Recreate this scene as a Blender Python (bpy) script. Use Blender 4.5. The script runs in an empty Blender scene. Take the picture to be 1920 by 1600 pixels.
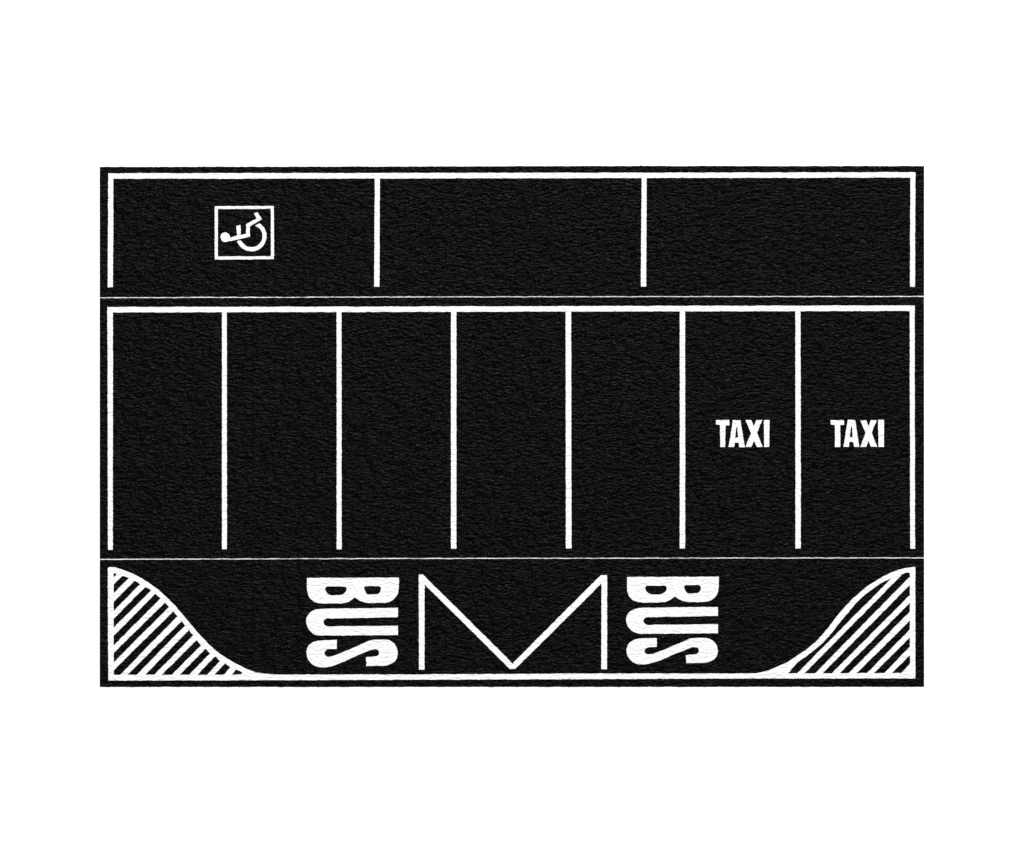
import bpy, math, random
from mathutils import Vector, noise

# ------------------------------------------------------------------ units
# the sheets are a flat print: plan coordinates are taken on the print
# (u to the right, v down) and turned into metres on the table, 208 mm wide
S = 0.208 / 1546.0
FILM = 0.00006            # film thickness, metres
def wx(u): return (u - 960.0) * S
def wy(v): return (800.0 - v) * S

sc = bpy.context.scene
col = sc.collection

# ------------------------------------------------------------------ materials
def new_mat(name):
    m = bpy.data.materials.new(name); m.use_nodes = True
    nt = m.node_tree
    return m, nt, nt.nodes['Principled BSDF']

def grain(nt, bsdf, strength, dist, rough_amt=0.0, rough_base=0.5):
    """leathery embossing: short wavy wrinkles running across the sheet"""
    N, L = nt.nodes.new, nt.links.new
    tc = N('ShaderNodeTexCoord')
    # gentle warp so the wrinkles bend and fork
    wn = N('ShaderNodeTexNoise'); wn.inputs['Scale'].default_value = 520.0
    wn.inputs['Detail'].default_value = 2.0
    L(tc.outputs['Object'], wn.inputs['Vector'])
    sub = N('ShaderNodeVectorMath'); sub.operation = 'SUBTRACT'
    L(wn.outputs['Color'], sub.inputs[0]); sub.inputs[1].default_value = (.5, .5, .5)
    sca = N('ShaderNodeVectorMath'); sca.operation = 'SCALE'; sca.inputs['Scale'].default_value = 0.0021
    L(sub.outputs[0], sca.inputs[0])
    add = N('ShaderNodeVectorMath'); add.operation = 'ADD'
    L(tc.outputs['Object'], add.inputs[0]); L(sca.outputs[0], add.inputs[1])
    mp = N('ShaderNodeMapping'); mp.vector_type = 'POINT'
    mp.inputs['Scale'].default_value = (1 / (13 * S), 1 / (4.0 * S), 1.0)
    L(add.outputs[0], mp.inputs['Vector'])
    n1 = N('ShaderNodeTexNoise'); n1.inputs['Scale'].default_value = 1.0
    n1.inputs['Detail'].default_value = 1.5; n1.inputs['Roughness'].default_value = 0.45
    L(mp.outputs[0], n1.inputs['Vector'])
    mp2 = N('ShaderNodeMapping')
    mp2.inputs['Location'].default_value = (3.1, 7.7, 0)
    mp2.inputs['Scale'].default_value = (1 / (26 * S), 1 / (9 * S), 1.0)
    L(add.outputs[0], mp2.inputs['Vector'])
    n2 = N('ShaderNodeTexNoise'); n2.inputs['Scale'].default_value = 1.0
    n2.inputs['Detail'].default_value = 2.0
    L(mp2.outputs[0], n2.inputs['Vector'])
    mul = N('ShaderNodeMath'); mul.operation = 'MULTIPLY_ADD'
    L(n2.outputs['Fac'], mul.inputs[0]); mul.inputs[1].default_value = 0.28
    L(n1.outputs['Fac'], mul.inputs[2])
    b = N('ShaderNodeBump'); b.inputs['Strength'].default_value = strength
    b.inputs['Distance'].default_value = dist
    L(mul.outputs[0], b.inputs['Height'])
    L(b.outputs['Normal'], bsdf.inputs['Normal'])
    return n2

def mat_film():
    m, nt, b = new_mat('embossed_black_film')
    b.inputs['Base Color'].default_value = (0.0013, 0.0013, 0.0013, 1)
    b.inputs['Roughness'].default_value = 0.5
    b.inputs['Specular IOR Level'].default_value = 0.036
    grain(nt, b, 1.0, 0.0011)
    return m
def mat_paint():
    m, nt, b = new_mat('white_print')
    b.inputs['Base Color'].default_value = (0.755, 0.755, 0.755, 1)
    b.inputs['Roughness'].default_value = 0.65
    b.inputs['Specular IOR Level'].default_value = 0.15
    grain(nt, b, 1.0, 0.00017)
    return m
def mat_table():
    m, nt, b = new_mat('white_card')
    N, L = nt.nodes.new, nt.links.new
    tc = N('ShaderNodeTexCoord'); n = N('ShaderNodeTexNoise')
    n.inputs['Scale'].default_value = 900.0
    L(tc.outputs['Object'], n.inputs['Vector'])
    r = N('ShaderNodeValToRGB')
    r.color_ramp.elements[0].color = (0.90, 0.90, 0.90, 1)
    r.color_ramp.elements[1].color = (0.93, 0.93, 0.93, 1)
    L(n.outputs['Fac'], r.inputs['Fac']); L(r.outputs['Color'], b.inputs['Base Color'])
    b.inputs['Roughness'].default_value = 0.9
    b.inputs['Specular IOR Level'].default_value = 0.1
    return m
FILM_M, PAINT_M, TABLE_M = mat_film(), mat_paint(), mat_table()

# ------------------------------------------------------------------ helpers
def wobble(u, v, kx=1.0, ky=1.0):
    """the embossing pushes the printed edges about by a fraction of a millimetre"""
    a = noise.noise(Vector((u / 17.0, v / 6.5, 1.3))) * 0.62 + noise.noise(Vector((u / 5.0, v / 3.6, 5.1))) * 0.55
    c = noise.noise(Vector((u / 11.0, v / 5.5, 9.7))) * 0.60 + noise.noise(Vector((u / 60.0, v / 40.0, 3.7))) * 0.3
    return u + c * kx, v + a * ky

def refine(loop, step=2.4):
    out = []
    for (a, b) in zip(loop, loop[1:] + loop[:1]):
        d = math.hypot(b[0] - a[0], b[1] - a[1])
        n = max(1, int(d / step))
        for i in range(n):
            t = i / n
            out.append((a[0] + (b[0] - a[0]) * t, a[1] + (b[1] - a[1]) * t))
    return out

def tag(o, label=None, cat=None, group=None, kind=None):
    for k, val in (('label', label), ('category', cat), ('group', group), ('kind', kind)):
        if val: o[k] = val
    return o

def empty(name, u, v, z=0.0, parent=None):
    o = bpy.data.objects.new(name, None); col.objects.link(o)
    o.empty_display_size = 0.005
    if parent:
        o.parent = parent
        o.location = Vector((wx(u), wy(v), z)) - base(parent)
    else:
        o.location = (wx(u), wy(v), z)
    return o

def base(o):
    p = Vector((0, 0, 0))
    while o: p = p + o.location; o = o.parent
    return p

def flat(name, loops, m, z0, z1, parent=None, kx=1.0, ky=1.0, label=None):
    """a thin printed or cut shape: outline loops (holes allowed) with a real thickness"""
    off = base(parent) if parent else Vector((0, 0, 0))
    cu = bpy.data.curves.new(name, 'CURVE')
    cu.dimensions = '2D'; cu.fill_mode = 'BOTH'; cu.extrude = (z1 - z0) / 2
    for lp in loops:
        pts = [wobble(u, v, kx, ky) for (u, v) in refine(lp)]
        sp = cu.splines.new('POLY'); sp.points.add(len(pts) - 1)
        for p, (u, v) in zip(sp.points, pts):
            p.co = (wx(u) - off.x, wy(v) - off.y, 0, 1)
        sp.use_cyclic_u = True
    tmp = bpy.data.objects.new('tmp_outline', cu); col.objects.link(tmp)
    dg = bpy.context.evaluated_depsgraph_get(); dg.update()
    me = bpy.data.meshes.new_from_object(tmp.evaluated_get(dg))
    bpy.data.objects.remove(tmp); bpy.data.curves.remove(cu)
    zc = (z0 + z1) / 2 - off.z
    for vtx in me.vertices: vtx.co.z += zc
    me.name = name
    me.materials.clear(); me.materials.append(m)
    for p in me.polygons: p.use_smooth = False; p.material_index = 0
    o = bpy.data.objects.new(name, me); col.objects.link(o)
    if parent: o.parent = parent
    if label: o['label'] = label
    return o

def loc(pts, scale, ou, ov):
    return [(x / scale + ou, y / scale + ov) for (x, y) in pts]

PZ0 = FILM - 0.00002                      # the print is rooted in the film
P_LOW, P_MID, P_TOP = FILM + 0.000010, FILM + 0.000013, FILM + 0.000016

def paint(name, loops, parent, z=P_MID, label=None):
    return flat(name, loops, PAINT_M, PZ0, z, parent, label=label)

# ------------------------------------------------------------------ setting
me = bpy.data.meshes.new('tabletop')
me.from_pydata([(-2.5, -2.5, 0), (2.5, -2.5, 0), (2.5, 2.5, 0), (-2.5, 2.5, 0)], [], [(0, 1, 2, 3)])
me.materials.append(TABLE_M)
tb = bpy.data.objects.new('tabletop', me); col.objects.link(tb)
tb['kind'] = 'structure'

GROUP = 'black parking lot strips laid one below another'
Z = 0.00002
# ------------------------------------------------------------------ top strip
A = tag(empty('parking_strip', 960, 435), 'black strip with three wide bays and a white wheelchair symbol, topmost of three',
        'parking mat', GROUP)
flat('film', [[(187, 313.2), (700, 312.5), (1210, 311.4), (1732.8, 311.6), (1732.8, 554.6), (1210, 555.2), (700, 555.9), (187, 557.2)]],
     FILM_M, Z, FILM, A, kx=0.25)
paint('head_line', [[(202.8, 325.2), (700, 324.7), (1210, 324.1), (1716.5, 323.2), (1716.5, 333.2), (1210, 334.0), (700, 335.0), (202.8, 335.2)]], A, P_TOP)
for q in ([(202.8, 330), (212.9, 330), (211.9, 538.7), (201.7, 538.7)],
          [(702.6, 330), (712.5, 330), (711.8, 538.0), (701.4, 538.0)],
          [(1203.1, 329), (1212.7, 329), (1211.8, 537.4), (1201.2, 537.4)],
          [(1706.9, 328), (1716.6, 328), (1715.8, 538.3), (1706.0, 537.6)]):
    paint('bay_line', [[(u + (0.3 if k in (0, 3) else -0.3), v) for k, (u, v) in enumerate(q)]], A, P_LOW)
W = lambda pts: loc(pts, 12.0, 380, 370)
wc = paint('symbol_frame', [W([(272, 202), (930, 198), (1604, 197), (1604, 1391), (930, 1400), (272, 1404)]),
                            W([(341, 266), (1536, 264), (1536, 1329), (341, 1332)])], A)
body = [(690, 893), (778, 868), (770, 760), (758, 652), (850, 628), (858, 720), (857, 848), (980, 826), (983, 720), (978, 610),
        (1212, 480), (1155, 362), (1238, 335), (1290, 430), (1332, 492), (1200, 575), (1065, 655), (1062, 740), (1067, 888),
        (980, 903), (800, 950), (640, 985), (585, 998)]
hc, hr = (509, 900), 108
a0 = math.degrees(math.atan2(998 - 900, 585 - 509)); a1 = math.degrees(math.atan2(900 - 900 + 8, 107))
head = []
k = 28
for i in range(k + 1):
    t = math.radians(a0 + (360 + a1 - a0) * i / k)
    head.append((hc[0] + hr * math.cos(t), hc[1] + hr * math.sin(t)))
paint('seated_figure', [W(body[:-1] + head)], wc, P_LOW)
cx, cy, ro, ri = 1096, 878, 340, 250
def ang(p): return math.atan2(p[1] - cy, p[0] - cx)
o0, o1 = ang((1280, 585)), ang((780, 985))
i0, i1 = ang((1180, 628)), ang((880, 970))
arc = [(cx + ro * math.cos(o0 + (o1 - o0) * i / 48), cy + ro * math.sin(o0 + (o1 - o0) * i / 48)) for i in range(49)]
arc += [(cx + ri * math.cos(i1 + (i0 - i1) * i / 40), cy + ri * math.sin(i1 + (i0 - i1) * i / 40)) for i in range(41)]
paint('wheel', [W(arc)], wc, P_LOW)

# ------------------------------------------------------------------ middle strip
B = tag(empty('parking_strip', 960, 802), 'tall black strip with seven narrow bays, two lettered TAXI, middle of three',
        'parking mat', GROUP)
flat('film', [[(187, 559.2), (700, 557.9), (1210, 557.1), (1732.6, 556.7), (1732.8, 1044.9), (1280, 1045.5), (850, 1045.9), (500, 1046.9), (187, 1047.7)]],
     FILM_M, Z, FILM, B, kx=0.25)
paint('head_line', [[(201.2, 575.9), (700, 575.2), (1210, 573.9), (1715.2, 573.1), (1715.2, 583.3), (1210, 584.0), (700, 585.2), (201.2, 586.0)]], B, P_TOP)
for t0, t1, b0, b1, end in ((201.2, 212.0, 202.3, 211.8, 1031.4), (416.1, 425.6, 416.0, 425.7, 1030.2), (631.0, 640.6, 631.0, 640.7, 1030.1),
                            (845.3, 855.9, 845.4, 856.0, 1029.1), (1060.4, 1071.1, 1060.8, 1071.9, 1029.0), (1274.4, 1284.8, 1274.4, 1285.1, 1028.7),
                            (1491.2, 1501.3, 1491.2, 1501.7, 1028.6), (1705.5, 1715.1, 1706.6, 1716.0, 1028.5)):
    paint('bay_line', [[(t0 + 0.3, 580), (t1 - 0.3, 580), (b1 - 0.3, end), (b0 + 0.3, end)]], B, P_LOW)

def taxi(scale, ou, ov, shapes):
    c = loc([(0, 0)], scale, ou, ov)[0]
    w = empty('taxi_lettering', c[0] + 70, c[1] + 44, FILM, B)
    for nm, loops in shapes:
        paint('letter', [loc(l, scale, ou, ov) for l in loops], w, label='white block letter ' + nm)
taxi(13.714, 1320, 770, (
    ('T', [[(310, 246), (650, 246), (655, 376), (556, 378), (548, 560), (545, 942), (424, 942), (414, 560), (412, 372), (308, 360)]]),
    ('A', [[(745, 252), (938, 252), (985, 560), (1048, 940), (905, 940), (897, 842), (860, 818), (795, 822), (772, 942), (635, 942), (680, 640)],
           [(830, 418), (856, 425), (878, 690), (800, 708)]]),
    ('X', [[(1068, 248), (1215, 248), (1280, 412), (1345, 248), (1500, 245), (1360, 575), (1508, 935), (1360, 938), (1285, 768), (1215, 935), (1065, 932), (1212, 585)]]),
    ('I', [[(1540, 246), (1682, 244), (1676, 934), (1550, 934)]])))
taxi(9.6, 1540, 770, (
    ('T', [[(168, 176), (410, 174), (408, 260), (338, 256), (342, 654), (247, 654), (245, 262), (170, 252)]]),
    ('A', [[(475, 170), (608, 172), (680, 655), (592, 655), (578, 575), (540, 563), (505, 568), (498, 655), (400, 655)],
           [(531, 293), (551, 295), (563, 480), (511, 482)]]),
    ('X', [[(703, 178), (808, 178), (851, 290), (893, 172), (997, 176), (903, 400), (1007, 655), (895, 657), (850, 543), (805, 657), (700, 660), (799, 400)]]),
    ('I', [[(1022, 170), (1128, 168), (1127, 655), (1030, 657)]])))

# ------------------------------------------------------------------ bottom strip
D = tag(empty('parking_strip', 960, 1168), 'black bus stop strip with BUS lettering, white zigzag and two hatched corners',
        'parking mat', GROUP)
flat('film', [[(187, 1049.8), (500, 1048.9), (850, 1047.9), (1280, 1047.4), (1732.8, 1047.0), (1732.8, 1287.7), (187, 1288)]],
     FILM_M, Z, FILM, D, kx=0.25)
paint('edge_line', [[(203.2, 1265.8), (520, 1265.2), (770, 1264.9), (1150, 1263.0), (1400, 1263.2), (1706, 1262.2), (1716.3, 1262.2), (1716.3, 1272.2),
                     (1400, 1272.4), (1150, 1273.4), (770, 1274.8), (520, 1275.6), (203.2, 1276.3)]], D, P_TOP)

# left hatched corner
HL = lambda pts: loc(pts, 5.647, 180, 1040)
outer = [(125, 140), (150, 135), (200, 138), (260, 152), (330, 178), (400, 210), (480, 250), (560, 300), (640, 355), (720, 425), (780, 485), (840, 545),
         (920, 640), (1000, 735), (1080, 830), (1160, 915), (1240, 995), (1320, 1055), (1400, 1110), (1500, 1165), (1600, 1215), (1680, 1245),
         (1780, 1262), (1920, 1272)]
inner = [(187, 196), (222, 202), (280, 224), (350, 248), (410, 276), (470, 312), (522, 342), (585, 380), (627, 415), (686, 462), (730, 508), (774, 555),
         (818, 600), (861, 655), (907, 703), (944, 752), (985, 798), (1028, 858), (1066, 904), (1114, 962), (1159, 997), (1209, 1048), (1261, 1077),
         (1312, 1128), (1366, 1151), (1421, 1192), (1481, 1217), (1550, 1248), (1537, 1270)]
hl = paint('corner_outline', [HL(outer + [(1920, 1300), (1530, 1300)] + inner[::-1] + [(187, 1300), (131, 1300)])], D)
cells = [((213, 205), (187, 240)), ((280, 224), (350, 248), (187, 412), (187, 318)), ((410, 276), (470, 312), (187, 598), (187, 500)),
         ((522, 342), (585, 380), (187, 775), (187, 680)), ((627, 415), (686, 462), (187, 965), (187, 862)),
         ((730, 508), (774, 555), (187, 1142), (187, 1042)), ((818, 600), (861, 655), (255, 1275), (187, 1225)),
         ((907, 703), (944, 752), (430, 1275), (330, 1275)), ((985, 798), (1028, 858), (615, 1275), (518, 1275)),
         ((1066, 904), (1114, 962), (800, 1275), (692, 1275)), ((1159, 997), (1209, 1048), (985, 1275), (882, 1275)),
         ((1261, 1077), (1312, 1128), (1175, 1275), (1072, 1275)), ((1366, 1151), (1421, 1192), (1355, 1275), (1252, 1275)),
         ((1481, 1217), (1550, 1248), (1537, 1275), (1435, 1275))]
def ext(a, b, d):
    """push point a away from b by d so a stripe runs in under the outline"""
    l = math.hypot(a[0] - b[0], a[1] - b[1])
    return (a[0] + (a[0] - b[0]) / l * d, a[1] + (a[1] - b[1]) / l * d)
def stripe(upper_hi, upper_lo, lower_hi, lower_lo, parent, M, d=26):
    paint('stripe', [M([ext(upper_hi, upper_lo, d), ext(lower_hi, lower_lo, d), ext(lower_lo, lower_hi, d), ext(upper_lo, upper_hi, d)])], parent, P_LOW)
stripe((222, 206), (187, 246), (280, 224), (187, 318), hl, HL, 14)
for c, n in zip(cells[1:], cells[2:]):
    stripe(c[1], c[2], n[0], n[3], hl, HL)

# right hatched corner
HR = lambda pts: loc(pts, 5.647, 1400, 1040)
outer = [(0, 1260), (80, 1258), (150, 1248), (240, 1225), (330, 1185), (420, 1145), (500, 1095), (580, 1042), (640, 1000), (720, 935), (800, 850), (860, 780),
         (920, 700), (980, 625), (1050, 545), (1120, 470), (1200, 400), (1280, 335), (1360, 285), (1440, 235), (1520, 195), (1600, 165), (1680, 145), (1785, 130)]
inner = [(435, 1262), (490, 1195), (545, 1135), (606, 1094), (678, 1041), (748, 987), (808, 933), (858, 878), (918, 808), (968, 743), (1028, 668), (1088, 598),
         (1157, 513), (1226, 448), (1285, 402), (1344, 358), (1403, 315), (1462, 283), (1535, 250), (1650, 205), (1690, 192), (1728, 192)]
hr_ = paint('corner_outline', [HR(outer + [(1786, 1280), (1730, 1280)] + inner[::-1] + [(420, 1280), (0, 1280)])], D)
rc = [((1535, 250), (540, 1255)), ((1650, 205), (1728, 235), (730, 1255), (615, 1255)), ((1728, 320), (1728, 430), (905, 1255), (805, 1255)),
      ((1728, 510), (1728, 605), (1085, 1255), (985, 1255)), ((1728, 698), (1728, 795), (1275, 1255), (1165, 1255)),
      ((1728, 878), (1728, 975), (1460, 1255), (1348, 1255)), ((1728, 1065), (1728, 1160), (1635, 1255), (1535, 1255))]
stripe((1535, 250), (540, 1255), (1650, 205), (615, 1255), hr_, HR, 12)
for c, n in zip(rc[1:], rc[2:]):
    stripe(c[1], c[2], n[0], n[3], hr_, HR)
paint('stripe', [HR([(1740, 1148), (1740, 1270), (1620, 1270)])], hr_, P_LOW)

# BUS lettering, lying on its side
LB = [[(120, 182), (700, 181), (1433, 178), (1430, 280), (1424, 370), (1415, 405), (1390, 450), (1345, 500), (1290, 528), (1230, 538), (1020, 541), (930, 527),
       (860, 500), (828, 478), (805, 457), (780, 476), (745, 505), (690, 530), (630, 545), (350, 548), (260, 538), (200, 510), (155, 465), (130, 410), (120, 350)],
      [(378, 330), (390, 308), (410, 304), (660, 304), (682, 315), (688, 345), (675, 385), (640, 415), (600, 430), (470, 434), (430, 417), (395, 387), (378, 350)],
      [(933, 320), (940, 303), (960, 298), (1150, 297), (1172, 310), (1176, 340), (1165, 385), (1140, 408), (1100, 416), (990, 417), (965, 402), (942, 360)]]
LU = [[(1417, 610), (1417, 740), (1250, 745), (850, 752), (520, 760), (470, 762), (420, 757), (385, 765), (360, 785), (353, 815), (362, 850), (390, 870), (430, 880),
       (520, 873), (1000, 870), (1417, 862), (1417, 998), (1000, 1000), (600, 1006), (300, 1004), (230, 990), (170, 950), (130, 895), (108, 830), (105, 795),
       (115, 740), (145, 690), (190, 655), (250, 632), (330, 622), (800, 615)]]
LS = [[(545, 1065), (545, 1195), (490, 1200), (440, 1197), (400, 1205), (372, 1235), (365, 1262), (375, 1290), (400, 1307), (430, 1312), (480, 1305), (560, 1275),
       (700, 1215), (850, 1150), (950, 1105), (1020, 1075), (1080, 1062), (1250, 1062), (1310, 1078), (1370, 1120), (1405, 1180), (1418, 1250), (1410, 1310),
       (1380, 1370), (1320, 1410), (1250, 1432), (1180, 1438), (965, 1438), (970, 1400), (960, 1318), (1060, 1308), (1110, 1305), (1140, 1290), (1152, 1255),
       (1145, 1222), (1120, 1203), (1085, 1197), (1040, 1205), (950, 1240), (800, 1305), (600, 1395), (480, 1440), (400, 1456), (320, 1460), (250, 1450),
       (180, 1410), (130, 1340), (110, 1270), (115, 1210), (140, 1150), (190, 1105), (250, 1082), (320, 1072)]]
# the smooth bowls want more points than were measured: round them off (corners kept)
def rounded(loop, it=2):
    for _ in range(it):
        out = []
        n = len(loop)
        for i in range(n):
            p, q, r = loop[i - 1], loop[i], loop[(i + 1) % n]
            v1 = (q[0] - p[0], q[1] - p[1]); v2 = (r[0] - q[0], r[1] - q[1])
            l1, l2 = math.hypot(*v1), math.hypot(*v2)
            c = (v1[0] * v2[0] + v1[1] * v2[1]) / (l1 * l2 + 1e-9)
            if c < 0.45: out.append(q); continue
            d = min(l1, l2) * 0.25
            out.append((q[0] - v1[0] / l1 * d, q[1] - v1[1] / l1 * d))
            out.append((q[0] + v2[0] / l2 * d, q[1] + v2[1] / l2 * d))
        loop = out
    return loop
def bus(ou, ov, mb, mu, ms, cu_):
    w = empty('bus_lettering', cu_, 1166, FILM, D)
    for nm, L, f in (('B', LB, mb), ('U', LU, mu), ('S', LS, ms)):
        paint('letter', [loc(rounded([(x, f(y)) for x, y in lp]), 7.62, ou, ov) for lp in L], w, label='white letter %s lying on its side' % nm)
bus(560, 1060, lambda y: y, lambda y: y, lambda y: y, 661)
bus(1160, 1060, lambda y: y - 13, lambda y: 598 + (y - 610) * 376 / 390, lambda y: 1040 + (y - 1062) * 378 / 398, 1260)

# M-shaped bus stop marking
paint('zigzag_marking', [loc([(77, 95), (85, 90), (120, 92), (965, 932), (1800, 95), (1860, 93), (1860, 985), (1806, 985), (1808, 172), (988, 985),
                              (942, 985), (133, 182), (131, 600), (132, 988), (80, 988)], 5.0526, 770, 1060)], D)

# ------------------------------------------------------------------ light
def area(name, pos, size, power):
    l = bpy.data.lights.new(name, 'AREA'); l.shape = 'SQUARE'; l.size = size; l.energy = power
    o = bpy.data.objects.new(name, l); col.objects.link(o); o.location = pos
    o.rotation_euler = (Vector((0, 0, 0)) - Vector(pos)).to_track_quat('-Z', 'Y').to_euler()
    return o
area('key_lamp', (0.35, 2.75, 1.25), 0.7, 262)
area('fill_lamp', (-0.9, -2.6, 1.5), 1.2, 36)

w = bpy.data.worlds.new('World'); sc.world = w; w.use_nodes = True
bg = w.node_tree.nodes['Background']
bg.inputs['Color'].default_value = (1, 1, 1, 1); bg.inputs['Strength'].default_value = 0.06

# ------------------------------------------------------------------ camera
cd = bpy.data.cameras.new('camera'); cam = bpy.data.objects.new('camera', cd); col.objects.link(cam)
cam.location = (0, 0, 1.0); cam.rotation_euler = (0, 0, 0)
cd.sensor_width = 36.0; cd.lens = 36.0 * (1.0 - FILM) / (1920 * S)
cd.clip_start = 0.01; cd.clip_end = 50
sc.camera = cam

vs = sc.view_settings
vs.view_transform = 'Standard'; vs.look = 'None'; vs.exposure = 0; vs.gamma = 1
vs.use_curve_mapping = False
